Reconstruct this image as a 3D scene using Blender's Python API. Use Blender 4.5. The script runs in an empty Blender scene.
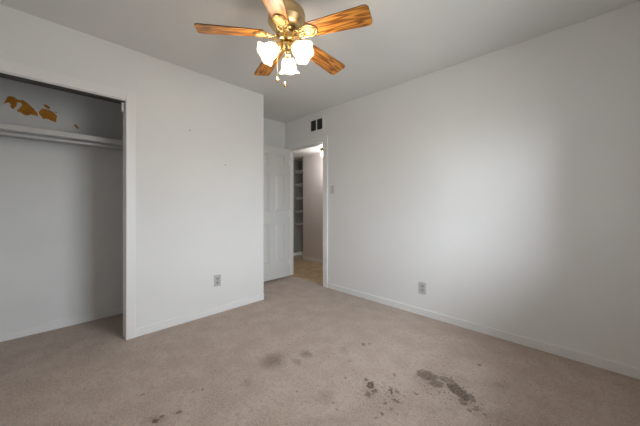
import bpy, bmesh, math, random
from mathutils import Vector, Matrix
random.seed(4)
PI = math.pi
sc = bpy.context.scene
col = sc.collection

# ------------------------------------------------------------------ camera, world, exposure
cam_d = bpy.data.cameras.new('camera')
cam = bpy.data.objects.new('camera', cam_d)
col.objects.link(cam)
cam.location = (0, 0, 1.12)
cam.rotation_euler = (PI / 2, 0, math.radians(44.48))
cam_d.sensor_width = 36.0
cam_d.lens = 268.0 * 36.0 / 640.0
cam_d.shift_y = -7.5 / 640.0
cam_d.clip_start = 0.02
sc.camera = cam

sc.view_settings.view_transform = 'Standard'
sc.view_settings.look = 'None'
sc.view_settings.gamma = 1.0
sc.view_settings.use_curve_mapping = False
sc.view_settings.exposure = 0.18
sc.cycles.use_denoising = True
sc.cycles.max_bounces = 12
sc.cycles.diffuse_bounces = 8
sc.cycles.sample_clamp_indirect = 6.0

WORLD_STRENGTH = 15.3
LAMP_W = 3.8
HALL_W = 6.8

w = bpy.data.worlds.new('overcast_sky')
sc.world = w
w.use_nodes = True
nt = w.node_tree
nt.nodes.clear()
tc = nt.nodes.new('ShaderNodeTexCoord')
sep = nt.nodes.new('ShaderNodeSeparateXYZ')
mr = nt.nodes.new('ShaderNodeMapRange')
mr.inputs['From Min'].default_value = -0.08
mr.inputs['From Max'].default_value = 0.10
ramp = nt.nodes.new('ShaderNodeMix')
ramp.data_type = 'RGBA'
ramp.inputs[6].default_value = (0.36, 0.37, 0.38, 1)      # ground outside
ramp.inputs[7].default_value = (0.95, 1.0, 1.09, 1)       # overcast sky
bg = nt.nodes.new('ShaderNodeBackground')
bg.inputs['Strength'].default_value = WORLD_STRENGTH
wo = nt.nodes.new('ShaderNodeOutputWorld')
nt.links.new(tc.outputs['Generated'], sep.inputs[0])
nt.links.new(sep.outputs['Z'], mr.inputs['Value'])
nt.links.new(mr.outputs[0], ramp.inputs[0])
nt.links.new(ramp.outputs[2], bg.inputs['Color'])
nt.links.new(bg.outputs[0], wo.inputs[0])

# room dimensions
XA, XC, XR = -2.725, -3.42, 0.42          # closet wall, back wall, window wall
YB, YR = 2.683, -0.60                     # doorway wall, rear wall
H = 2.44
CORN = 1.812                              # end of the closet wall
JAMB = 0.460                              # closet opening edge
HALL_Y, HALL_X, HALL_H = 3.754, -4.60, 2.145
WY0, WY1, WZ0, WZ1 = 1.0, 2.12, 0.7, 1.9

# daylight portal in the window opening
pd = bpy.data.lights.new('window_daylight', 'AREA')
pd.shape = 'RECTANGLE'
pd.size = WY1 - WY0
pd.size_y = WZ1 - WZ0
pd.cycles.is_portal = True
po = bpy.data.objects.new('window_daylight', pd)
col.objects.link(po)
po.location = (XR + 0.13, (WY0 + WY1) / 2, (WZ0 + WZ1) / 2)
po.rotation_euler = (0, PI / 2, 0)        # faces -X, into the room

# ------------------------------------------------------------------ materials
def mat(name, color, rough=0.6, metal=0.0, spec=None):
    m = bpy.data.materials.new(name)
    m.use_nodes = True
    b = m.node_tree.nodes['Principled BSDF']
    b.inputs['Base Color'].default_value = (*color, 1)
    b.inputs['Roughness'].default_value = rough
    b.inputs['Metallic'].default_value = metal
    if spec is not None:
        b.inputs['Specular IOR Level'].default_value = spec
    return m

def nodes(m):
    return m.node_tree, m.node_tree.nodes['Principled BSDF']

def add_bump(m, scale, strength, dist=0.002, detail=3):
    t, b = nodes(m)
    g = t.nodes.new('ShaderNodeNewGeometry')
    n = t.nodes.new('ShaderNodeTexNoise')
    n.inputs['Scale'].default_value = scale
    n.inputs['Detail'].default_value = detail
    u = t.nodes.new('ShaderNodeBump')
    u.inputs['Strength'].default_value = strength
    u.inputs['Distance'].default_value = dist
    t.links.new(g.outputs['Position'], n.inputs['Vector'])
    t.links.new(n.outputs[0], u.inputs['Height'])
    t.links.new(u.outputs[0], b.inputs['Normal'])
    return m

def mottle(m, c0, c1, scale, detail=4):
    t, b = nodes(m)
    g = t.nodes.new('ShaderNodeNewGeometry')
    n = t.nodes.new('ShaderNodeTexNoise')
    n.inputs['Scale'].default_value = scale
    n.inputs['Detail'].default_value = detail
    r = t.nodes.new('ShaderNodeValToRGB')
    r.color_ramp.elements[0].position = 0.35
    r.color_ramp.elements[0].color = (*c0, 1)
    r.color_ramp.elements[1].position = 0.65
    r.color_ramp.elements[1].color = (*c1, 1)
    t.links.new(g.outputs['Position'], n.inputs['Vector'])
    t.links.new(n.outputs[0], r.inputs[0])
    t.links.new(r.outputs[0], b.inputs['Base Color'])
    return m

M_wall = add_bump(mottle(mat('wall_paint', (0.75, 0.75, 0.74), 0.75), (0.740, 0.742, 0.742), (0.768, 0.770, 0.770), 1.3), 120, 0.12)
M_closet = add_bump(mottle(mat('closet_paint', (0.7, 0.7, 0.7), 0.75), (0.69, 0.70, 0.70), (0.73, 0.735, 0.735), 2.0), 120, 0.12)
M_ceil = add_bump(mottle(mat('ceiling_paint', (0.72, 0.72, 0.71), 0.85), (0.70, 0.70, 0.69), (0.735, 0.733, 0.725), 1.0), 60, 0.3, 0.003)
M_trim = add_bump(mat('trim_paint', (0.79, 0.79, 0.79), 0.4), 40, 0.05)
M_door = add_bump(mat('door_paint', (0.66, 0.66, 0.65), 0.4), 50, 0.05)
M_hall = add_bump(mat('hall_paint', (0.70, 0.665, 0.655), 0.7), 120, 0.1)
M_linen_shaded = add_bump(mat('linen_closet_paint_shaded', (0.25, 0.24, 0.21), 0.7), 120, 0.1)  # grey-olive hall end and linen recess, with their shade darkened into the colour
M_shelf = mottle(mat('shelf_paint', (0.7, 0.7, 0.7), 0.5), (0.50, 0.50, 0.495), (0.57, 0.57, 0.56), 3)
M_peel = mottle(mat('bare_tan_paper', (0.36, 0.15, 0.02), 0.85), (0.40, 0.155, 0.010), (0.54, 0.225, 0.020), 14)
M_plate = add_bump(mat('outlet_plastic', (0.50, 0.50, 0.49), 0.35), 60, 0.02)
M_plate_dark = add_bump(mat('receptacle_plastic', (0.36, 0.36, 0.355), 0.35), 60, 0.02)
M_switch = add_bump(mat('switch_plastic', (0.60, 0.59, 0.57), 0.35), 60, 0.02)
M_black = add_bump(mat('dark_void', (0.012, 0.012, 0.012), 0.7), 60, 0.02)
M_damper = add_bump(mat('damper_metal', (0.05, 0.048, 0.045), 0.5), 60, 0.02)
M_steel = add_bump(mat('rod_steel', (0.62, 0.62, 0.62), 0.4, 0.35), 60, 0.02)
M_nail = add_bump(mat('nail_steel', (0.10, 0.09, 0.08), 0.4, 0.9), 60, 0.02)
M_strike = add_bump(mat('strike_brass', (0.30, 0.24, 0.15), 0.4, 1.0), 60, 0.02)
M_white = add_bump(mat('white_plastic', (0.85, 0.85, 0.84), 0.3), 60, 0.02)
M_foam = add_bump(mat('window_vinyl', (0.8, 0.8, 0.8), 0.35), 60, 0.02)

def brass_mat():
    m = mat('polished_brass', (0.86, 0.60, 0.22), 0.22, 1.0)
    mottle(m, (0.80, 0.60, 0.27), (0.93, 0.76, 0.44), 25)
    return m
M_brass = brass_mat()
M_brass_dk = mottle(mat('antique_brass', (0.5, 0.33, 0.12), 0.35, 1.0), (0.16, 0.10, 0.035), (0.62, 0.42, 0.16), 70)
M_brass_satin = mottle(mat('satin_brass', (0.66, 0.50, 0.28), 0.42, 1.0), (0.60, 0.44, 0.23), (0.70, 0.54, 0.31), 12)
M_iron = mottle(mat('cast_brass', (0.7, 0.5, 0.2), 0.28, 1.0), (0.42, 0.25, 0.07), (0.93, 0.75, 0.42), 95)
M_inlay = mottle(mat('iron_inlay', (0.75, 0.52, 0.20), 0.45, 0.3), (0.72, 0.45, 0.14), (0.86, 0.66, 0.32), 60)

def oak_mat():
    m = mat('oak_veneer', (0.4, 0.18, 0.04), 0.38)
    t, b = nodes(m)
    tcn = t.nodes.new('ShaderNodeTexCoord')
    mp = t.nodes.new('ShaderNodeMapping')
    mp.inputs['Scale'].default_value = (1.6, 15.0, 15.0)
    n1 = t.nodes.new('ShaderNodeTexNoise')
    n1.inputs['Scale'].default_value = 1.7
    n1.inputs['Detail'].default_value = 1.0
    mul = t.nodes.new('ShaderNodeMath'); mul.operation = 'MULTIPLY'; mul.inputs[1].default_value = 34.0
    sn = t.nodes.new('ShaderNodeMath'); sn.operation = 'SINE'
    mp2 = t.nodes.new('ShaderNodeMapping')
    mp2.inputs['Scale'].default_value = (12.0, 260.0, 260.0)
    n2 = t.nodes.new('ShaderNodeTexNoise')
    n2.inputs['Scale'].default_value = 1.0
    n2.inputs['Detail'].default_value = 3.0
    ad = t.nodes.new('ShaderNodeMath'); ad.operation = 'MULTIPLY_ADD'
    ad.inputs[1].default_value = 0.30
    r = t.nodes.new('ShaderNodeValToRGB')
    r.color_ramp.elements[0].position = 0.20
    r.color_ramp.elements[0].color = (0.17, 0.052, 0.006, 1)
    r.color_ramp.elements[1].position = 0.75
    r.color_ramp.elements[1].color = (0.60, 0.255, 0.040, 1)
    L = t.links.new
    L(tcn.outputs['Object'], mp.inputs[0]); L(mp.outputs[0], n1.inputs['Vector'])
    L(n1.outputs[0], mul.inputs[0]); L(mul.outputs[0], sn.inputs[0])
    L(tcn.outputs['Object'], mp2.inputs[0]); L(mp2.outputs[0], n2.inputs['Vector'])
    L(sn.outputs[0], ad.inputs[0]); L(n2.outputs[0], ad.inputs[2])
    L(ad.outputs[0], r.inputs[0]); L(r.outputs[0], b.inputs['Base Color'])
    return m
M_oak = oak_mat()

M_edge = mottle(mat('blade_edge', (0.12, 0.045, 0.01), 0.5), (0.09, 0.03, 0.006), (0.15, 0.06, 0.012), 30)

def glass_shade_mat():
    m = bpy.data.materials.new('lit_frosted_glass')
    m.use_nodes = True
    t = m.node_tree
    t.nodes.clear()
    o = t.nodes.new('ShaderNodeOutputMaterial')
    trl = t.nodes.new('ShaderNodeBsdfTranslucent'); trl.inputs[0].default_value = (0.95, 0.92, 0.86, 1)
    dif = t.nodes.new('ShaderNodeBsdfDiffuse'); dif.inputs[0].default_value = (0.9, 0.88, 0.84, 1)
    trn = t.nodes.new('ShaderNodeBsdfTransparent'); trn.inputs[0].default_value = (1, 0.96, 0.9, 1)
    em = t.nodes.new('ShaderNodeEmission'); em.inputs[0].default_value = (1.0, 0.80, 0.55, 1); em.inputs[1].default_value = 0.40
    m1 = t.nodes.new('ShaderNodeMixShader'); m1.inputs[0].default_value = 0.5
    m2 = t.nodes.new('ShaderNodeMixShader'); m2.inputs[0].default_value = 0.58
    a = t.nodes.new('ShaderNodeAddShader')
    L = t.links.new
    L(trl.outputs[0], m1.inputs[1]); L(dif.outputs[0], m1.inputs[2])
    L(m1.outputs[0], m2.inputs[1]); L(trn.outputs[0], m2.inputs[2])
    L(m2.outputs[0], a.inputs[0]); L(em.outputs[0], a.inputs[1])
    L(a.outputs[0], o.inputs[0])
    return m
M_shade = glass_shade_mat()

def emit_mat(name, color, s):
    m = mat(name, color, 0.4)
    b = m.node_tree.nodes['Principled BSDF']
    b.inputs['Emission Color'].default_value = (*color, 1)
    b.inputs['Emission Strength'].default_value = s
    return m
M_bulb = emit_mat('lit_bulb', (1.0, 0.80, 0.55), 14.0)
M_hallbulb = emit_mat('lit_hall_globe', (1.0, 0.93, 0.84), 5.0)

def pane_mat():
    m = bpy.data.materials.new('window_glass')
    m.use_nodes = True
    t = m.node_tree
    t.nodes.clear()
    o = t.nodes.new('ShaderNodeOutputMaterial')
    trn = t.nodes.new('ShaderNodeBsdfTransparent'); trn.inputs[0].default_value = (0.95, 0.97, 0.96, 1)
    gl = t.nodes.new('ShaderNodeBsdfGlossy'); gl.inputs['Roughness'].default_value = 0.02
    f = t.nodes.new('ShaderNodeFresnel'); f.inputs[0].default_value = 1.3
    mx = t.nodes.new('ShaderNodeMixShader')
    t.links.new(f.outputs[0], mx.inputs[0]); t.links.new(trn.outputs[0], mx.inputs[1]); t.links.new(gl.outputs[0], mx.inputs[2])
    t.links.new(mx.outputs[0], o.inputs[0])
    return m
M_pane = pane_mat()

# carpet: taupe pile with soiling and dark spill stains, in room coordinates
# dirty grey rubs, then dark spill blots: x, y, radius along, radius across, turn, strength
SOFT = [(-1.594, 1.14, 0.079, 0.093, 44.5, 0.85),
    (-1.461, 1.253, 0.05, 0.031, -5.5, 0.6),
    (-1.492, 1.368, 0.057, 0.041, -5.5, 0.7),
    (-1.323, 1.612, 0.039, 0.058, 44.5, 0.35),
    (-1.073, 1.143, 0.05, 0.07, 44.5, 0.38),
    (-1.513, 0.884, 0.038, 0.043, 44.5, 0.35),
    (-0.919, 1.378, 0.049, 0.08, 44.5, 0.35),
    (-0.802, 1.421, 0.047, 0.075, 44.5, 0.35),
    (-0.669, 1.753, 0.16, 0.129, 44.5, 0.32),
    (-0.503, 1.691, 0.116, 0.089, 44.5, 0.3),
    (-0.565, 1.523, 0.166, 0.044, 44.5, 0.22),
    (-1.595, 0.395, 0.052, 0.026, 44.5, 0.6),
    (-1.568, 0.497, 0.038, 0.018, 44.5, 0.5),
    (-0.37, 1.98, 0.075, 0.037, 44.5, 0.3),
    (-0.346, 1.659, 0.106, 0.047, 44.5, 0.25),
    (-0.605, 2.22, 0.225, 0.067, 44.5, 0.15),
    (-1.767, 0.791, 0.067, 0.043, 44.5, 0.15),
    (-0.943, 1.035, 0.131, 0.033, 44.5, 0.2),
    (-0.77, 1.364, 0.113, 0.092, 44.5, 0.2)]
DARK = [(-0.732, 1.749, 0.06962, 0.05428, 29.5, 0.8),
    (-0.654, 1.714, 0.04484, 0.03304, 44.5, 0.75),
    (-0.624, 1.798, 0.0531, 0.0295, 14.5, 0.6),
    (-0.554, 1.749, 0.0472, 0.05782, 44.5, 1),
    (-0.507, 1.722, 0.03894, 0.05428, 24.5, 1),
    (-0.475, 1.742, 0.02478, 0.02478, 44.5, 0.8),
    (-0.489, 1.661, 0.01652, 0.02242, 44.5, 0.7),
    (-0.449, 1.722, 0.02006, 0.01888, 44.5, 0.7),
    (-0.442, 1.623, 0.01652, 0.01652, 44.5, 0.7),
    (-0.417, 1.658, 0.02242, 0.01652, 44.5, 0.6),
    (-0.38, 1.644, 0.01888, 0.0118, 44.5, 0.5),
    (-0.778, 1.778, 0.0236, 0.01888, 44.5, 0.5),
    (-0.709, 1.536, 0.00826, 0.01298, 44.5, 0.6),
    (-0.945, 1.416, 0.02242, 0.02714, 44.5, 1),
    (-0.995, 1.434, 0.01534, 0.01416, 44.5, 0.8),
    (-0.912, 1.336, 0.02124, 0.02006, 44.5, 0.75),
    (-0.901, 1.383, 0.01416, 0.02006, 44.5, 0.7),
    (-0.828, 1.455, 0.00944, 0.0413, 44.5, 0.8),
    (-0.773, 1.404, 0.02006, 0.01416, 24.5, 0.7),
    (-0.793, 1.477, 0.01062, 0.02596, 44.5, 0.6),
    (-0.802, 1.343, 0.01062, 0.01416, 44.5, 0.7),
    (-0.771, 1.261, 0.00944, 0.01062, 44.5, 0.7),
    (-0.751, 1.32, 0.00826, 0.01062, 44.5, 0.6),
    (-0.775, 1.209, 0.0118, 0.0118, 44.5, 0.5),
    (-1.226, 1.052, 0.00944, 0.01062, 44.5, 0.6),
    (-1.591, 0.389, 0.01888, 0.01534, 44.5, 0.9),
    (-1.591, 0.426, 0.01298, 0.0118, 44.5, 0.7),
    (-1.564, 0.501, 0.01652, 0.01062, 44.5, 0.7),
    (-1.647, 0.663, 0.00708, 0.01062, 44.5, 0.5),
    (-1.866, 0.399, 0.00826, 0.00944, 44.5, 0.6),
    (-1.681, 0.617, 0.00708, 0.01062, 44.5, 0.5),
    (-1.203, 1.524, 0.01298, 0.01416, 44.5, 0.4),
    (-1.27, 1.79, 0.01888, 0.02714, 44.5, 0.6),
    (-1.236, 1.824, 0.01416, 0.01888, 44.5, 0.5),
    (-0.892, 1.606, 0.0118, 0.0118, 44.5, 0.6),
    (-0.517, 2.13, 0.01652, 0.0177, 44.5, 0.6),
    (-1.103, 1.355, 0.00944, 0.0118, 44.5, 0.5),
    (0.116, 2.671, 0.0118, 0.01298, 44.5, 0.6)]

def carpet_mat():
    m = mat('carpet_pile', (0.4, 0.32, 0.28), 0.95, 0, 0.1)
    t, b = nodes(m)
    L = t.links.new
    N = t.nodes.new
    g = N('ShaderNodeNewGeometry')
    def noise(scale, detail=3, vec=None):
        n = N('ShaderNodeTexNoise')
        n.inputs['Scale'].default_value = scale
        n.inputs['Detail'].default_value = detail
        L(vec or g.outputs['Position'], n.inputs['Vector'])
        return n
    def math_(op, a, c=None, d=None):
        k = N('ShaderNodeMath'); k.operation = op
        for i, v in enumerate((a, c, d)):
            if v is None: continue
            if isinstance(v, (int, float)): k.inputs[i].default_value = v
            else: L(v, k.inputs[i])
        return k.outputs[0]
    def mixc(f, a, c):
        k = N('ShaderNodeMix'); k.data_type = 'RGBA'
        if isinstance(f, (int, float)): k.inputs[0].default_value = f
        else: L(f, k.inputs[0])
        for i, v in ((6, a), (7, c)):
            if isinstance(v, tuple): k.inputs[i].default_value = (*v, 1)
            else: L(v, k.inputs[i])
        return k.outputs[2]
    def ramp(v, lo, hi):
        k = N('ShaderNodeMapRange'); k.interpolation_type = 'SMOOTHSTEP'
        L(v, k.inputs[0]); k.inputs[1].default_value = lo; k.inputs[2].default_value = hi
        return k.outputs[0]
    warpn = noise(22, 3)
    sub = N('ShaderNodeVectorMath'); sub.operation = 'SUBTRACT'; sub.inputs[1].default_value = (0.5, 0.5, 0.5)
    L(warpn.outputs['Color'], sub.inputs[0])
    scl = N('ShaderNodeVectorMath'); scl.operation = 'SCALE'; scl.inputs['Scale'].default_value = 0.06
    L(sub.outputs[0], scl.inputs[0])
    wp = N('ShaderNodeVectorMath'); wp.operation = 'ADD'
    L(g.outputs['Position'], wp.inputs[0]); L(scl.outputs[0], wp.inputs[1])
    def blots(lst, lo, hi):
        acc = None
        for (x, y, rx, ry, rot, s) in lst:
            mp = N('ShaderNodeMapping'); mp.vector_type = 'TEXTURE'
            mp.inputs['Location'].default_value = (x, y, 0)
            mp.inputs['Rotation'].default_value = (0, 0, math.radians(rot))
            mp.inputs['Scale'].default_value = (rx, ry, 1)
            L(wp.outputs[0], mp.inputs[0])
            ln = N('ShaderNodeVectorMath'); ln.operation = 'LENGTH'
            L(mp.outputs[0], ln.inputs[0])
            v = math_('MULTIPLY', ramp(ln.outputs['Value'], hi, lo), s)
            acc = v if acc is None else math_('MAXIMUM', acc, v)
        return acc
    base = mixc(ramp(noise(6.5, 7).outputs[0], 0.34, 0.66), (0.350, 0.276, 0.230), (0.424, 0.344, 0.294))
    base = mixc(math_('MULTIPLY', ramp(noise(13.0, 6).outputs[0], 0.50, 0.70), 0.34), base, (0.30, 0.236, 0.196))
    base = mixc(math_('MULTIPLY', ramp(noise(30.0, 5).outputs[0], 0.46, 0.64), 0.48), base, (0.29, 0.232, 0.196))
    base = mixc(math_('MULTIPLY', ramp(noise(95, 3).outputs[0], 0.40, 0.62), 0.50), base, (0.51, 0.425, 0.372))
    fleck = math_('MULTIPLY', ramp(noise(40, 2).outputs[0], 0.67, 0.74), 0.55)
    base = mixc(fleck, base, (0.14, 0.10, 0.08))
    c = mixc(math_('MULTIPLY', blots(SOFT, 0.10, 1.6), math_('MULTIPLY_ADD', noise(60, 2).outputs[0], 0.9, 0.30)), base, (0.125, 0.098, 0.082))
    # speckle spray round the two spills
    spray = blots([(-0.86, 1.39, 0.20, 0.13, 44.5, 1), (-0.60, 1.72, 0.22, 0.16, 20, 1), (-0.72, 1.92, 0.14, 0.06, 44.5, 0.7), (-0.47, 1.66, 0.16, 0.09, 0, 0.9)], 0.5, 1.3)
    spk = math_('MULTIPLY', spray, math_('MULTIPLY', ramp(noise(58, 2).outputs[0], 0.60, 0.66), 0.75))
    c = mixc(spk, c, (0.085, 0.06, 0.045))
    c = mixc(math_('MULTIPLY', blots(DARK, 0.7, 1.15), math_('MULTIPLY_ADD', ramp(noise(90, 2).outputs[0], 0.35, 0.6), 0.35, 0.55)), c, (0.066, 0.041, 0.028))
    L(c, b.inputs['Base Color'])
    u = N('ShaderNodeBump'); u.inputs['Strength'].default_value = 0.55; u.inputs['Distance'].default_value = 0.006
    L(noise(140, 3).outputs[0], u.inputs['Height'])
    L(u.outputs[0], b.inputs['Normal'])
    b.inputs['Sheen Weight'].default_value = 0.15
    return m
M_carpet = carpet_mat()

def vinyl_mat():
    m = mat('hall_vinyl', (0.5, 0.36, 0.18), 0.35)
    mottle(m, (0.40, 0.29, 0.155), (0.58, 0.45, 0.26), 7, 5)
    return m
M_vinyl = vinyl_mat()

# ------------------------------------------------------------------ mesh helpers
def box(bm, x0, x1, y0, y1, z0, z1, bev=0.0, seg=2, mi=0):
    vs = [bm.verts.new((x, y, z)) for x in (x0, x1) for y in (y0, y1) for z in (z0, z1)]
    idx = [(0, 1, 3, 2), (4, 6, 7, 5), (0, 4, 5, 1), (2, 3, 7, 6), (0, 2, 6, 4), (1, 5, 7, 3)]
    fs = [bm.faces.new([vs[i] for i in q]) for q in idx]
    for f in fs: f.material_index = mi
    if bev > 0:
        es = list({e for f in fs for e in f.edges})
        r = bmesh.ops.bevel(bm, geom=es, offset=bev, segments=seg, affect='EDGES', profile=0.5)
        for f in r['faces']: f.material_index = mi
    return vs

def lathe(bm, prof, seg=32, mtx=None, ripple=None, close=False):
    """prof: list of (r, z); ripple(k, i, ang) -> (dr, dz)"""
    rings = []
    n = len(prof)
    for i, (r, z) in enumerate(prof):
        ring = []
        for k in range(seg):
            a = 2 * PI * k / seg
            dr, dz = ripple(i / (n - 1), a) if ripple else (0, 0)
            p = Vector(((r + dr) * math.cos(a), (r + dr) * math.sin(a), z + dz))
            ring.append(bm.verts.new(mtx @ p if mtx else p))
        rings.append(ring)
    for i in range(n - 1):
        for k in range(seg):
            bm.faces.new((rings[i][k], rings[i][(k + 1) % seg], rings[i + 1][(k + 1) % seg], rings[i + 1][k]))
    if close:
        bm.faces.new(list(reversed(rings[0])))
        bm.faces.new(rings[-1])
    return rings

def tube(bm, pts, r, seg=10, closed=False, flat=1.0):
    pts = [Vector(p) for p in pts]
    n = len(pts)
    rad = r if isinstance(r, (list, tuple)) else [r] * n
    rings = []
    up = Vector((0, 0, 1))
    for i, p in enumerate(pts):
        if closed: d = pts[(i + 1) % n] - pts[i - 1]
        else: d = pts[min(i + 1, n - 1)] - pts[max(i - 1, 0)]
        d.normalize()
        a = d.cross(up)
        if a.length < 1e-3: a = d.cross(Vector((1, 0, 0)))
        a.normalize()
        b = d.cross(a)
        rings.append([bm.verts.new(p + a * math.cos(2 * PI * k / seg) * rad[i] + b * math.sin(2 * PI * k / seg) * rad[i] * flat) for k in range(seg)])
    for i in range(n if closed else n - 1):
        A, B = rings[i], rings[(i + 1) % n]
        for k in range(seg):
            bm.faces.new((A[k], A[(k + 1) % seg], B[(k + 1) % seg], B[k]))
    if not closed:
        bm.faces.new(list(reversed(rings[0])))
        bm.faces.new(rings[-1])

def prism(bm, poly, z0, z1, mtx=None, mi=0):
    lo = [bm.verts.new((mtx @ Vector((x, y, z0))) if mtx else (x, y, z0)) for x, y in poly]
    hi = [bm.verts.new((mtx @ Vector((x, y, z1))) if mtx else (x, y, z1)) for x, y in poly]
    n = len(poly)
    fs = [bm.faces.new(list(reversed(lo))), bm.faces.new(hi)]
    for i in range(n):
        fs.append(bm.faces.new((lo[i], lo[(i + 1) % n], hi[(i + 1) % n], hi[i])))
    for f in fs: f.material_index = mi
    return fs

def obj(name, bm, m, parent=None, smooth=False, loc=None, rot=None):
    bmesh.ops.recalc_face_normals(bm, faces=bm.faces)
    me = bpy.data.meshes.new(name)
    bm.to_mesh(me)
    bm.free()
    for mm in (m if isinstance(m, (list, tuple)) else [m]): me.materials.append(mm)
    if smooth:
        me.set_sharp_from_angle(angle=math.radians(35))
        for p in me.polygons: p.use_smooth = True
    o = bpy.data.objects.new(name, me)
    col.objects.link(o)
    if parent: o.parent = parent
    if loc: o.location = loc
    if rot: o.rotation_euler = rot
    return o

def thing(name, label, cat, loc=(0, 0, 0), rot=(0, 0, 0), group=None):
    o = bpy.data.objects.new(name, None)
    col.objects.link(o)
    o.empty_display_size = 0.1
    o.location = loc
    o.rotation_euler = rot
    return tag(o, label, cat, group)

def tag(o, label, cat, group=None):
    o['label'] = label
    o['category'] = cat
    if group: o['group'] = group
    return o

def struct(name, bm, m, label=None, cat=None, smooth=False):
    o = obj(name, bm, m, smooth=smooth)
    o['kind'] = 'structure'
    o['label'] = label
    o['category'] = cat
    return o

NB = bmesh.new

# ------------------------------------------------------------------ shell
bm = NB(); box(bm, XC - .02, XR + .02, YR - .02, YB + .06, -0.08, 0)
struct('floor', bm, M_carpet, 'taupe carpet floor of the bedroom with dark stains', 'floor')
bm = NB(); box(bm, -6.2, -1.4, YB + .06, 5.2, -0.08, 0)
struct('floor_hall', bm, M_vinyl, 'tan hallway floor beyond the open doorway', 'floor')
bm = NB(); box(bm, XC - .1, XR + .16, YR - .12, YB + .12, H, H + .1)
struct('ceiling', bm, M_ceil, 'white painted bedroom ceiling around the fan', 'ceiling')
bm = NB(); box(bm, -6.2, -1.4, YB + .12, 5.2, HALL_H, HALL_H + .1)
struct('ceiling_hall', bm, M_ceil, 'lower hallway ceiling beyond the open doorway', 'ceiling')

TH = 0.10
bm = NB()
box(bm, XA - TH, XA, JAMB, CORN, 0, H)
box(bm, XA - TH, XA, YR, JAMB, 2.0, H)
box(bm, XA - TH, XA, YR, -0.52, 0, 2.0)
box(bm, XC, XA - TH, CORN - TH, CORN, 0, H)
struct('wall_left', bm, M_wall, 'white bedroom wall with the closet opening and an outlet', 'wall')

PEEL = [[(-0.255, 1.955), (-0.244, 1.983), (-0.232, 2.023), (-0.217, 2.035), (-0.191, 2.03), (-0.173, 2.017), (-0.143, 2.022), (-0.125, 2.009), (-0.094, 1.977), (-0.075, 1.952), (-0.056, 1.926), (-0.056, 1.898), (-0.075, 1.908), (-0.094, 1.911), (-0.112, 1.899), (-0.131, 1.895), (-0.155, 1.91), (-0.173, 1.915), (-0.181, 1.922), (-0.165, 1.948), (-0.149, 1.98), (-0.155, 1.995), (-0.17, 1.997), (-0.179, 1.985), (-0.185, 1.953), (-0.196, 1.932), (-0.208, 1.936), (-0.217, 1.952), (-0.214, 1.974), (-0.226, 1.981), (-0.237, 1.973)],
        [(-0.037, 1.977), (-0.01, 1.98), (0.016, 1.979), (0.036, 1.967), (0.064, 1.935), (0.058, 1.875), (0.034, 1.881), (0.003, 1.896), (-0.024, 1.887), (-0.043, 1.916), (-0.051, 1.945)],
        [(-0.026, 2.017), (0.003, 2.016), (0.024, 1.995), (0.007, 1.986), (-0.014, 1.998)],
        [(0.047, 1.974), (0.066, 1.973), (0.064, 1.964), (0.053, 1.964)],
        [(0.176, 1.886), (0.196, 1.885), (0.214, 1.857), (0.204, 1.844), (0.184, 1.864)]]
bm = NB()
box(bm, XC - TH, XC, YR, YB, 0, H)
Mx = Matrix(((0, 0, 1, XC), (1, 0, 0, 0), (0, 1, 0, 0), (0, 0, 0, 1)))
for k, p in enumerate(PEEL):
    q = []
    for i in range(len(p)):                      # ragged torn-paper edge
        a, b = Vector(p[i]), Vector(p[(i + 1) % len(p)])
        q += [tuple(a), tuple(a.lerp(b, 0.5) + Vector((random.uniform(-.003, .003), random.uniform(-.003, .003))))]
    prism(bm, q, -0.001, 0.0012, Mx, 1)
struct('wall_back', bm, [M_closet, M_peel], 'back wall of closet and door alcove, orange paint-peeled patches above the shelf', 'wall')

DX0, DX1, DH = -3.368, -2.562, 2.005
bm = NB()
box(bm, DX1, XR, YB, YB + .12, 0, H)
box(bm, DX0, DX1, YB, YB + .12, DH, H)
box(bm, XC - .1, DX0, YB, YB + .12, 0, H)
struct('wall_right', bm, M_wall, 'long plain white wall with the doorway, switch and outlet', 'wall')
bm = NB(); box(bm, XC - .1, XR + .12, YR - .12, YR, 0, H)
struct('wall_rear', bm, M_wall, 'white bedroom wall behind the camera', 'wall')
bm = NB()
WX = XR + .16
box(bm, XR, WX, YR, WY0, 0, H); box(bm, XR, WX, WY1, YB + .12, 0, H)
box(bm, XR, WX, WY0, WY1, 0, WZ0); box(bm, XR, WX, WY0, WY1, WZ1, H)
struct('wall_window', bm, M_wall, 'white bedroom wall with the window', 'wall')

# hall walls
bm = NB(); box(bm, -4.185, -1.4, HALL_Y, HALL_Y + .1, 0, HALL_H)
struct('wall_hall', bm, M_hall, 'pinkish grey hallway wall seen through the open doorway', 'wall')
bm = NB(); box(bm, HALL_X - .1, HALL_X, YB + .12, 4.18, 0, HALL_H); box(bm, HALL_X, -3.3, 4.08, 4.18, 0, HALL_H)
struct('wall_hall_end', bm, M_linen_shaded, 'dim hallway end wall carrying the linen shelves', 'wall')
bm = NB(); box(bm, -3.3, -1.4, 4.08, 4.18, 0, HALL_H); box(bm, -1.5, -1.4, YB + .12, HALL_Y, 0, HALL_H)
box(bm, HALL_X, XC - .1, YB + .02, YB + .12, 0, HALL_H)
struct('wall_hall_return', bm, M_hall, 'hallway return walls out of sight past the doorway', 'wall')

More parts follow.
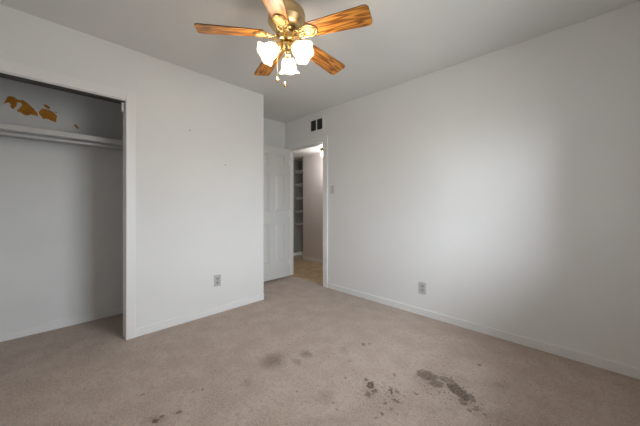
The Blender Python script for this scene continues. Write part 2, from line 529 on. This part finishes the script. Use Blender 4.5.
# baseboards
BH, BT = 0.066, 0.012
def base(name, segs, label, m=None):
    bm = NB()
    for (x0, x1, y0, y1) in segs:
        box(bm, x0, x1, y0, y1, 0, BH, 0.001, 1)
    o = struct(name, bm, m or M_trim, label, 'baseboard')
    return o
base('baseboard_left', [(XA, XA + BT, JAMB + .066, CORN + BT), (XC + BT, XA + BT, CORN, CORN + BT)], 'low white baseboard along the closet wall')
base('baseboard_back', [(XC, XC + BT, YR, CORN - TH), (XC, XC + BT, CORN, YB)], 'low white baseboard along the back of the closet')
base('baseboard_right', [(DX1 + .08, XR, YB - BT, YB)], 'low white baseboard along the long plain wall', M_wall)
base('baseboard_rear', [(XA, XR - BT, YR, YR + BT)], 'low white baseboard behind the camera')
base('baseboard_window', [(XR - BT, XR, YR, YB - BT)], 'low white baseboard under the window')
base('baseboard_hall', [(-4.185, -1.5, HALL_Y - BT, HALL_Y), (HALL_X, HALL_X + BT, YB + .12, 4.08), (HALL_X + BT, -1.6, 4.08 - BT, 4.08)], 'low baseboard along the hallway walls')

# closet opening casing and jamb
CW = 0.066
bm = NB()
box(bm, XA, XA + .018, JAMB, JAMB + CW, 0, 2.0 + CW + .012, 0.003)
box(bm, XA, XA + .018, -0.52 - CW, JAMB, 2.0, 2.0 + CW + .012, 0.003)
box(bm, XA, XA + .018, -0.52 - CW, -0.52, 0, 2.0, 0.003)
box(bm, XA - TH - .004, XA + .006, JAMB - .003, JAMB + .010, 0, 2.0, 0.002)
box(bm, XA - TH - .004, XA + .006, -0.52, JAMB, 1.992, 2.006, 0.002)
struct('trim_1', bm, M_trim, 'white casing and jamb around the closet opening', 'trim')

# doorway casing and jamb
bm = NB()
CD = 0.08
box(bm, DX1, DX1 + CD, YB - .020, YB, 0, DH + .066, 0.004)
box(bm, DX0 - .048, DX1, YB - .020, YB, DH, DH + .066, 0.004)
box(bm, DX0 - .048, DX0, YB - .020, YB, 0, DH, 0.004)
box(bm, DX1 - .003, DX1 + .010, YB - .006, YB + .126, 0, DH, 0.001)
box(bm, DX0 - .010, DX0 + .003, YB - .006, YB + .126, 0, DH, 0.001)
box(bm, DX0, DX1, YB - .006, YB + .126, DH - .003, DH + .010, 0.001)
box(bm, DX1 - .010, DX1 - .003, YB + .045, YB + .08, 0, DH - .003, 0.001)   # stop
box(bm, DX0 + .003, DX1 - .003, YB + .045, YB + .08, DH - .010, DH - .003, 0.001)
tr2 = struct('trim_2', bm, M_trim, 'white casing and jamb around the open doorway', 'trim')
bm = NB(); box(bm, DX1 - .0065, DX1 - .002, YB - .002, YB + .034, 0.90, 0.96, 0.001)
o = obj('strike_plate', bm, M_strike, tr2); o['label'] = 'dull brass strike plate'

# six panel door, open 90 degrees into the alcove
DL, DZ0, DZ1, DT = 0.675, 0.034, 1.992, 0.035
door = bpy.data.objects.new('door_1', None); col.objects.link(door)
door['kind'] = 'structure'; door['label'] = 'white six panel door standing open against the alcove wall'; door['category'] = 'door'
door.location = (-3.245, YB - .038, 0)
def leaf():
    bm = NB()
    prof_y = [0, .105, .285, .39, .57, .675]      # stile | panel | mullion | panel | stile, from the hinge
    prof_z = [DZ0, .27, .86, 1.03, 1.585, 1.69, 1.88, DZ1]
    box(bm, -DT + .011, -.011, -DL, 0, DZ0, DZ1)
    for xs in ((-.0112, 0), (-DT, -DT + .0112)):
        for a, b in ((0, 1), (2, 3), (4, 5)):
            box(bm, xs[0], xs[1], -prof_y[b], -prof_y[a], DZ0, DZ1, .002, 1)
        for a, b in ((0, 1), (2, 3), (4, 5), (6, 7)):
            for c, d in ((1, 2), (3, 4)):
                box(bm, xs[0], xs[1], -prof_y[d] - .001, -prof_y[c] + .001, prof_z[a], prof_z[b], .002, 1)
    return bm
obj('leaf', leaf(), M_door, door)
for a, b in ((.27, .86), (1.03, 1.585), (1.69, 1.88)):
    for c, d in ((.105, .285), (.39, .57)):
        bm = NB()
        for s in (0, 1):
            x0 = -.011 if s == 0 else -DT + .011
            x1 = -.0015 if s == 0 else -DT + .0015
            oy0, oy1, oz0, oz1 = -d + .010, -c - .010, a + .010, b - .010
            g = .028
            A = [bm.verts.new((x0, y, z)) for y, z in ((oy0, oz0), (oy1, oz0), (oy1, oz1), (oy0, oz1))]
            B = [bm.verts.new((x1, y, z)) for y, z in ((oy0 + g, oz0 + g), (oy1 - g, oz0 + g), (oy1 - g, oz1 - g), (oy0 + g, oz1 - g))]
            for i in range(4): bm.faces.new((A[i], A[(i + 1) % 4], B[(i + 1) % 4], B[i]))
            bm.faces.new(B)
            bm.faces.new(A[::-1])
        obj('raised_panel', bm, M_door, door)
for z in (.25, 1.0, 1.78):
    bm = NB(); box(bm, -.004, .0015, -.03, .002, z - .045, z + .045, .0008, 1)
    lathe(bm, [(.0005, z - .046), (.005, z - .045), (.005, z + .045), (.0005, z + .046)], 10, Matrix.Translation((.004, .004, 0)))
    obj('hinge', bm, M_trim, door)
bm = NB()                                          # knob on the free edge, out of the photo behind the closet corner
for s in (1, -1):
    x = 0 if s == 1 else -DT
    lathe(bm, [(.0005, 0), (.030, 0), (.030, .004), (.012, .008), (.010, .028), (.022, .036), (.027, .048), (.022, .060), (.0005, .064)], 24,
          Matrix.Translation((x, -DL + .06, .93)) @ Matrix.Rotation(s * PI / 2, 4, 'Y'))
obj('door_knob', bm, M_strike, door, True)

# window in the wall beside the camera
win = bpy.data.objects.new('window_1', None); col.objects.link(win)
win['kind'] = 'structure'; win['label'] = 'bedroom window that lets the daylight in'; win['category'] = 'window'
win.location = (XR + .10, (WY0 + WY1) / 2, (WZ0 + WZ1) / 2)
hw, hh = (WY1 - WY0) / 2, (WZ1 - WZ0) / 2
bm = NB()
for s in (-1, 1):
    box(bm, -.03, .02, s * hw - .02 - s * .02, s * hw + .02 - s * .02, -hh, hh, .003)
    box(bm, -.03, .02, -hw, hw, s * hh - .02 - s * .02, s * hh + .02 - s * .02, .003)
obj('window_frame', bm, M_foam, win)
bm = NB(); box(bm, -.025, .012, -hw + .03, hw - .03, -.018, .018, .003)
obj('meeting_rail', bm, M_foam, win)
bm = NB(); box(bm, -.004, 0, -hw + .02, hw - .02, -hh + .02, hh - .02)
obj('pane', bm, M_pane, win)
bm = NB(); box(bm, -.16, -.03, -hw - .04, hw + .04, -hh - .03, -hh, .004)
obj('window_sill', bm, M_trim, win)

# ------------------------------------------------------------------ closet shelf, rod, bracket
tk = thing('door_track', 'dark metal door track along the head of the closet opening', 'track', (XA - .05, -.03, 1.992))
bm = NB()
box(bm, -.046, .046, -.485, .485, -.004, 0, .001, 1)
box(bm, .043, .046, -.485, .485, -.010, -.004)
obj('channel', bm, M_damper, tk)
sh = thing('closet_shelf', 'long white closet shelf with a rounded front edge above the hanging rod', 'shelf', (XC, 0, 1.708))
SY0, SY1 = YR + .005, CORN - TH - .005
bm = NB(); box(bm, 0.001, .312, SY0, SY1, .006, .026, .002)
obj('shelf_board', bm, M_shelf, sh)
bm = NB(); box(bm, .312, .330, SY0, SY1, -.016, .029, .005, 3)
obj('front_lip', bm, M_shelf, sh)
bm = NB(); box(bm, 0.001, .018, SY0, SY1, -.022, .006, .002)
obj('wall_cleat', bm, M_shelf, sh)
bm = NB(); box(bm, .018, .29, SY1 - .018, SY1, -.05, .006, .002)
obj('end_cleat', bm, M_shelf, sh)

rd = thing('closet_rod', 'thin metal hanging rod running under the closet shelf', 'rod', (XC + .235, 0, 1.678))
bm = NB(); tube(bm, [(0, SY0 + .004, 0), (0, SY1 - .02, 0)], .0135, 16)
obj('rod', bm, M_steel, rd, True)
for y in (SY0 + .004, SY1 - .022):
    bm = NB(); lathe(bm, [(.0005, -.004), (.026, -.004), (.026, .002), (.017, .004), (.017, .014), (.0005, .014)], 20,
                     Matrix.Translation((0, y, 0)) @ Matrix.Rotation(PI / 2 if y > 0 else -PI / 2, 4, 'X'))
    obj('rod_socket', bm, M_steel, rd, True)

pv = thing('pivot_bracket', 'small white bracket in the top corner of the closet opening', 'bracket', (XA - .03, JAMB - .004, 1.976))
bm = NB(); box(bm, -.022, .022, -.022, 0, -.006, 0, .001)
obj('bracket_plate', bm, M_white, pv)
bm = NB(); lathe(bm, [(.0005, -.07), (.007, -.068), (.0085, -.05), (.0085, -.02), (.006, -.006)], 14, Matrix.Translation((0, -.011, 0)))
obj('pivot_pin', bm, M_white, pv, True)

# ------------------------------------------------------------------ wall fittings
def outlet(label, loc, rz):
    t = thing('power_outlet', label, 'outlet', loc, (0, 0, rz), 'duplex power outlets')
    # local: +X out of the wall
    bm = NB(); box(bm, 0, .006, -.036, .036, -.059, .059, .003, 3)
    obj('face_plate', bm, M_plate, t)
    for s in (-1, 1):
        bm = NB()
        prof = []
        for k in range(24):
            a = 2 * PI * k / 24
            prof.append((max(-.0165, min(.0165, .0185 * math.cos(a))), .0145 * math.sin(a)))
        prism(bm, prof, .004, .0078, Matrix(((0, 0, 1, 0), (1, 0, 0, 0), (0, 1, 0, s * .021), (0, 0, 0, 1))))
        r = obj('receptacle', bm, M_plate_dark, t)
        bm = NB()
        for dy, hgt in ((-.0065, .008), (.0065, .0065)):
            box(bm, .0074, .0082, dy - .0012, dy + .0012, s * .021 - hgt / 2 + .002, s * .021 + hgt / 2 + .002)
        lathe(bm, [(.0001, .0082), (.0022, .0082), (.0022, .0074)], 10, Matrix.Translation((0, 0, s * .021 - .007)) @ Matrix.Rotation(PI / 2, 4, 'Y'))
        obj('slots', bm, M_black, r)
    bm = NB(); lathe(bm, [(.0005, .0072), (.003, .007), (.0036, .006)], 12, Matrix.Rotation(PI / 2, 4, 'Y'))
    obj('screw', bm, M_nail, t, True)
    return t
outlet('grey wall outlet low on the closet wall, between closet and alcove corner', (XA, 1.245, .337), 0)
outlet('grey wall outlet low on the long plain wall, past the doorway', (-1.167, YB, .279), -PI / 2)

sw = thing('light_switch', 'beige grey toggle light switch beside the doorway casing', 'switch', (-2.395, YB, 1.336), (0, 0, -PI / 2))
bm = NB(); box(bm, 0, .006, -.035, .035, -.058, .058, .003, 3)
obj('switch_plate', bm, M_switch, sw)
bm = NB(); box(bm, .004, .0072, -.006, .006, -.0125, .0125, .0005, 1); box(bm, .006, .017, -.004, .004, .001, .011, .0015)
obj('toggle', bm, M_plate, sw)
for s in (-1, 1):
    bm = NB(); lathe(bm, [(.0005, .0072), (.003, .007), (.0036, .006)], 12, Matrix.Translation((0, 0, s * .03)) @ Matrix.Rotation(PI / 2, 4, 'Y'))
    obj('screw', bm, M_nail, sw, True)

vt = thing('air_vent', 'white air vent with two dark louvred openings above the doorway', 'vent', (-2.697, YB, 2.263), (0, 0, -PI / 2))
bm = NB()
VW, VH = .116, .075
box(bm, 0, .010, -VW - .028, -VW, -VH - .026, VH + .026, .002); box(bm, 0, .010, VW, VW + .028, -VH - .026, VH + .026, .002)
box(bm, 0, .010, -VW, VW, VH, VH + .026, .002); box(bm, 0, .010, -VW, VW, -VH - .026, -VH, .002)
box(bm, 0, .010, -.008, .008, -VH, VH, .002)
obj('vent_frame', bm, M_wall, vt)
bm = NB(); box(bm, -.03, .0015, -VW, VW, -VH, VH)
obj('duct_backing', bm, M_black, vt)
for s in (-1, 1):
    for k in range(7):
        z = -VH + .014 + k * (2 * VH - .028) / 6
        bm = NB()
        vs = box(bm, -.0006, .0006, s * .062 - .052, s * .062 + .052, -.009, .009)
        bmesh.ops.transform(bm, matrix=Matrix.Translation((.0065, 0, z)) @ Matrix.Rotation(math.radians(-22), 4, 'Y'), verts=bm.verts)
        obj('louvre', bm, M_damper, vt)

for (y, z, lab) in ((0.967, 1.846, 'small dark nail in the closet wall, the higher one nearer the closet'),
                    (1.329, 1.552, 'small dark nail in the closet wall, the lower one nearer the alcove corner')):
    bm = NB()
    lathe(bm, [(.0005, .016), (.0045, .0155), (.0045, .013), (.0018, .0125), (.0018, -.004)], 12, Matrix.Translation((XA, y, z)) @ Matrix.Rotation(PI / 2, 4, 'Y'))
    tag(obj('wall_nail', bm, M_nail, None, True), lab, 'nail', 'nails in the closet wall')

# ------------------------------------------------------------------ hallway
LEVEL = [('uppermost', 1.886), ('second highest', 1.592), ('middle', 1.297), ('second lowest', .999), ('lowest', .720)]
for nm, z in LEVEL:
    t = thing('linen_shelf', nm + ' of the five white linen shelves in the dim hallway', 'shelf', (HALL_X, 4.08, z), (0, 0, 0), 'hallway linen shelves')
    bm = NB(); box(bm, .001, 1.2, -.19, -.001, -.010, .010, .002)
    obj('shelf_board', bm, M_trim, t)
    bm = NB(); box(bm, .001, .018, -.17, -.001, -.045, -.010, .002)
    obj('wall_cleat', bm, M_hall, t)

hl = thing('hallway_ceiling_light', 'small lit globe light on the hallway ceiling past the doorway', 'light', (-3.352, 3.50, HALL_H))
bm = NB(); lathe(bm, [(.0005, 0), (.06, 0), (.062, -.012), (.045, -.03), (.040, -.045), (.0005, -.045)], 28)
obj('fixture_base', bm, M_brass_dk, hl, True)
bm = NB(); lathe(bm, [(.034, -.045), (.046, -.06), (.054, -.085), (.052, -.112), (.040, -.132), (.020, -.143), (.0005, -.145)], 28)
obj('glass_globe', bm, M_hallbulb, hl, True)
ld = bpy.data.lights.new('hall_lamp', 'POINT'); ld.energy = HALL_W; ld.shadow_soft_size = .06; ld.color = (1, .95, .90)
lo = bpy.data.objects.new('hall_lamp', ld); col.objects.link(lo); lo.parent = hl; lo.location = (0, 0, -.30)

# ------------------------------------------------------------------ ceiling fan
FX, FY = -1.315, 1.045
fan = thing('ceiling_fan', 'brass ceiling fan with five oak blades and three lit tulip lamps', 'ceiling fan', (FX, FY, H))
def zz(z): return z - H
bm = NB(); lathe(bm, [(.0005, 0), (.066, 0), (.068, -.008), (.062, -.02), (.048, -.034), (.030, -.043), (.018, -.047), (.0005, -.047)], 40)
obj('canopy', bm, M_brass, fan, True)
bm = NB(); tube(bm, [(0, 0, -.044), (0, 0, -.10)], .012, 18)
lathe(bm, [(.012, -.074), (.022, -.078), (.024, -.088), (.018, -.094)], 24)
obj('downrod', bm, M_brass, fan, True)
bm = NB()
lathe(bm, [(.0005, -.086), (.030, -.087), (.060, -.092), (.090, -.104), (.108, -.122), (.114, -.142), (.114, -.176), (.117, -.180), (.117, -.186), (.112, -.190), (.104, -.205), (.088, -.218), (.07, -.226), (.0005, -.228)], 48)
obj('motor_housing', bm, M_brass_satin, fan, True)
bm = NB()
lathe(bm, [(.0005, -.226), (.062, -.228), (.066, -.236), (.066, -.246), (.058, -.252), (.0005, -.253)], 40)
fw = obj('flywheel', bm, M_brass_dk, fan, True)

BZ = zz(2.180)
PITCH = math.radians(-12)
def blade_bm():
    bm = NB()
    x0, x1 = .138, .528
    pts = []
    w0, w1 = .050, .066
    c = .026
    top = [(x0, w0 - .012), (x0 + .012, w0)]
    for k in range(1, 8): top.append((x0 + .012 + (x1 - c - x0 - .012) * k / 8, w0 + (w1 - w0) * k / 8))
    for k in range(9):
        a = PI / 2 - PI / 2 * k / 8
        top.append((x1 - c + c * math.cos(a), w1 - c + c * math.sin(a)))
    poly = top + [(x, -y) for x, y in reversed(top)]
    fs = prism(bm, poly, -.003, .003)
    for f in fs[2:]: f.material_index = 1
    return bm
def shield(s, k=1.0):
    return [(.108, .014 * s), (.124, .038 * s), (.162, .043 * s), (.196, .022 * s), (.204, 0), (.196, -.022 * s), (.162, -.043 * s), (.124, -.038 * s), (.108, -.014 * s)]
def grow(p, f, cx=.156):
    return [(cx + (x - cx) * f, y * f) for x, y in p]
protoB = None
for i in range(5):
    ang = math.radians(20 + 72 * i)
    rot = Matrix.Rotation(ang, 4, 'Z') @ Matrix.Rotation(math.radians(3.0), 4, 'Y') @ Matrix.Rotation(PITCH, 4, 'X')
    if protoB is None:
        b = obj('blade', blade_bm(), [M_oak, M_edge], fan)
        # brass iron: shield plate, rim, scrolls back to the flywheel
        bm = NB()
        prism(bm, grow(shield(1), 1.0), -.0075, -.0035)
        outer = [(x, y, -.008) for x, y in grow(shield(1), 1.0)]
        tube(bm, outer, .0045, 8, True)
        tube(bm, [(x, y, -.0085) for x, y in grow(shield(1), .66)], .0028, 8, True)
        arm = [(.045, 0, .022), (.062, 0, -.002), (.082, 0, -.018), (.100, 0, -.014), (.120, 0, -.008)]
        tube(bm, arm, [.010, .009, .008, .009, .010], 12, False, .7)
        for s in (-1, 1):
            sp = []
            for k in range(22):                     # S scroll
                a = k / 21
                th = a * 2.4 * PI
                r = .016 * (1 - .62 * a)
                sp.append((.080 + r * math.cos(th + PI), s * (.022 + r * math.sin(th)), -.018 + .004 * a))
            tube(bm, sp, .0040, 8)
            tube(bm, [(.055, s * .008, -.012), (.066, s * .020, -.017), (.072, s * .026, -.018)], .0045, 8)
            tube(bm, [(.092, s * .028, -.017), (.104, s * .034, -.013), (.116, s * .030, -.009), (.128, s * .036, -.008)], .0042, 8)
            tube(bm, [(.090, s * .010, -.016), (.100, s * .018, -.013), (.112, s * .013, -.009)], .004, 8)
        iron = obj('blade_iron', bm, M_iron, b, True)
        bm = NB(); prism(bm, grow(shield(1), .60), -.0100, -.0072)
        inlay = obj('iron_inlay', bm, M_inlay, b)
        scr = []
        for (x, y) in ((.128, .026), (.128, -.026), (.188, 0)):
            bm = NB(); lathe(bm, [(.0003, -.0135), (.0035, -.0125), (.005, -.0098), (.005, -.006)], 12, Matrix.Translation((x, y, 0)))
            scr.append(obj('screw', bm, M_brass, b, True))
        protoB = (b, iron, inlay, *scr)
    else:
        b = protoB[0].copy(); col.objects.link(b); b.parent = fan
        for ch in protoB[1:]:
            c = ch.copy(); col.objects.link(c); c.parent = b
    b.matrix_local = Matrix.Translation((0, 0, BZ)) @ rot

# switch housing and light kit
bm = NB()
lathe(bm, [(.0005, -.250), (.040, -.252), (.052, -.258), (.056, -.268), (.054, -.290), (.058, -.296), (.058, -.304), (.050, -.312), (.0005, -.313)], 36)
obj('switch_housing', bm, M_brass, fan, True)
bm = NB()
lathe(bm, [(.0005, -.310), (.030, -.312), (.040, -.320), (.043, -.334), (.036, -.350), (.024, -.360), (.016, -.366), (.018, -.374), (.010, -.384), (.0005, -.386)], 32)
obj('light_hub', bm, M_brass, fan, True)
TILT = math.radians(50)
for i, az in enumerate((134.5, 252.5, 9.0)):
    a = math.radians(az)
    tl = (math.radians(36), math.radians(50), math.radians(50))[i]
    d = Vector((math.cos(a), math.sin(a), 0))
    ax = (d * math.sin(tl) + Vector((0, 0, -math.cos(tl)))).normalized()
    p0 = d * .052 + Vector((0, 0, zz(2.098)))
    q = Vector((0, 0, 1)).rotation_difference(ax).to_matrix().to_4x4()
    Mt = Matrix.Translation(p0) @ q
    bm = NB()
    st = d * .020 + Vector((0, 0, -.335))
    tube(bm, [st, st.lerp(p0, .5) + Vector((0, 0, .006)), p0, p0 + ax * .012], [.009, .008, .009, .010], 12)
    lathe(bm, [(.0005, 0), (.020, 0), (.029, .006), (.031, .016), (.030, .026), (.027, .028)], 28, Mt)
    arm = obj('lamp_arm', bm, M_brass, fan, True)
    bm = NB()
    def rip(t, an):
        k = max(0, (t - .45) / .55)
        c6 = math.cos(an * 6)
        return (.0035 * k * k * c6, .0025 * k * k * c6)
    lathe(bm, [(.027, .014), (.030, .026), (.040, .042), (.0455, .058), (.047, .072), (.048, .086), (.052, .100), (.061, .110), (.070, .114)], 72, Mt, rip)
    s = obj('lamp_shade', bm, M_shade, fan, True)
    s['label'] = 'lit white tulip glass shade'
    bm = NB()
    lathe(bm, [(.0005, .026), (.013, .027), (.014, .036), (.022, .052), (.026, .066), (.023, .080), (.013, .089), (.0005, .092)], 24, Mt)
    obj('bulb', bm, M_bulb, s, True)
    pl = bpy.data.lights.new('fan_lamp', 'POINT'); pl.energy = LAMP_W; pl.shadow_soft_size = .03; pl.color = (1.0, .86, .70)
    plo = bpy.data.objects.new('fan_lamp', pl); col.objects.link(plo); plo.parent = fan; plo.location = p0 + ax * .105
# pull chains
for (dx, dy, zb) in ((-.062, -.016, 1.928), (-.012, .006, 1.888)):
    # offsets along the photo's horizontal
    px, py = FX + dx * .713 - 0 * .7, FY + dx * .70
    loc = Vector((px - FX + dy * .7, py - FY - dy * .7, 0))
    bm = NB()
    zt = zz(2.135) if dx < -.03 else zz(2.06)
    n = int((zt - zz(zb)) / .006)
    for k in range(n):
        lathe(bm, [(.0002, -.0014), (.0010, -.0010), (.0014, 0), (.0010, .0010), (.0002, .0014)], 6, Matrix.Translation((loc.x, loc.y, zt - k * .006)))
    tube(bm, [(loc.x, loc.y, zt), (loc.x, loc.y, zz(zb))], .0006, 5)
    ch = obj('pull_chain', bm, M_brass, fan)
    bm = NB()
    lathe(bm, [(.0003, .002), (.003, 0), (.0035, -.005), (.007, -.014), (.0095, -.026), (.0085, -.034), (.004, -.038), (.0003, -.039)], 18, Matrix.Translation((loc.x, loc.y, zz(zb))))
    obj('pull_fob', bm, M_brass, ch, True)
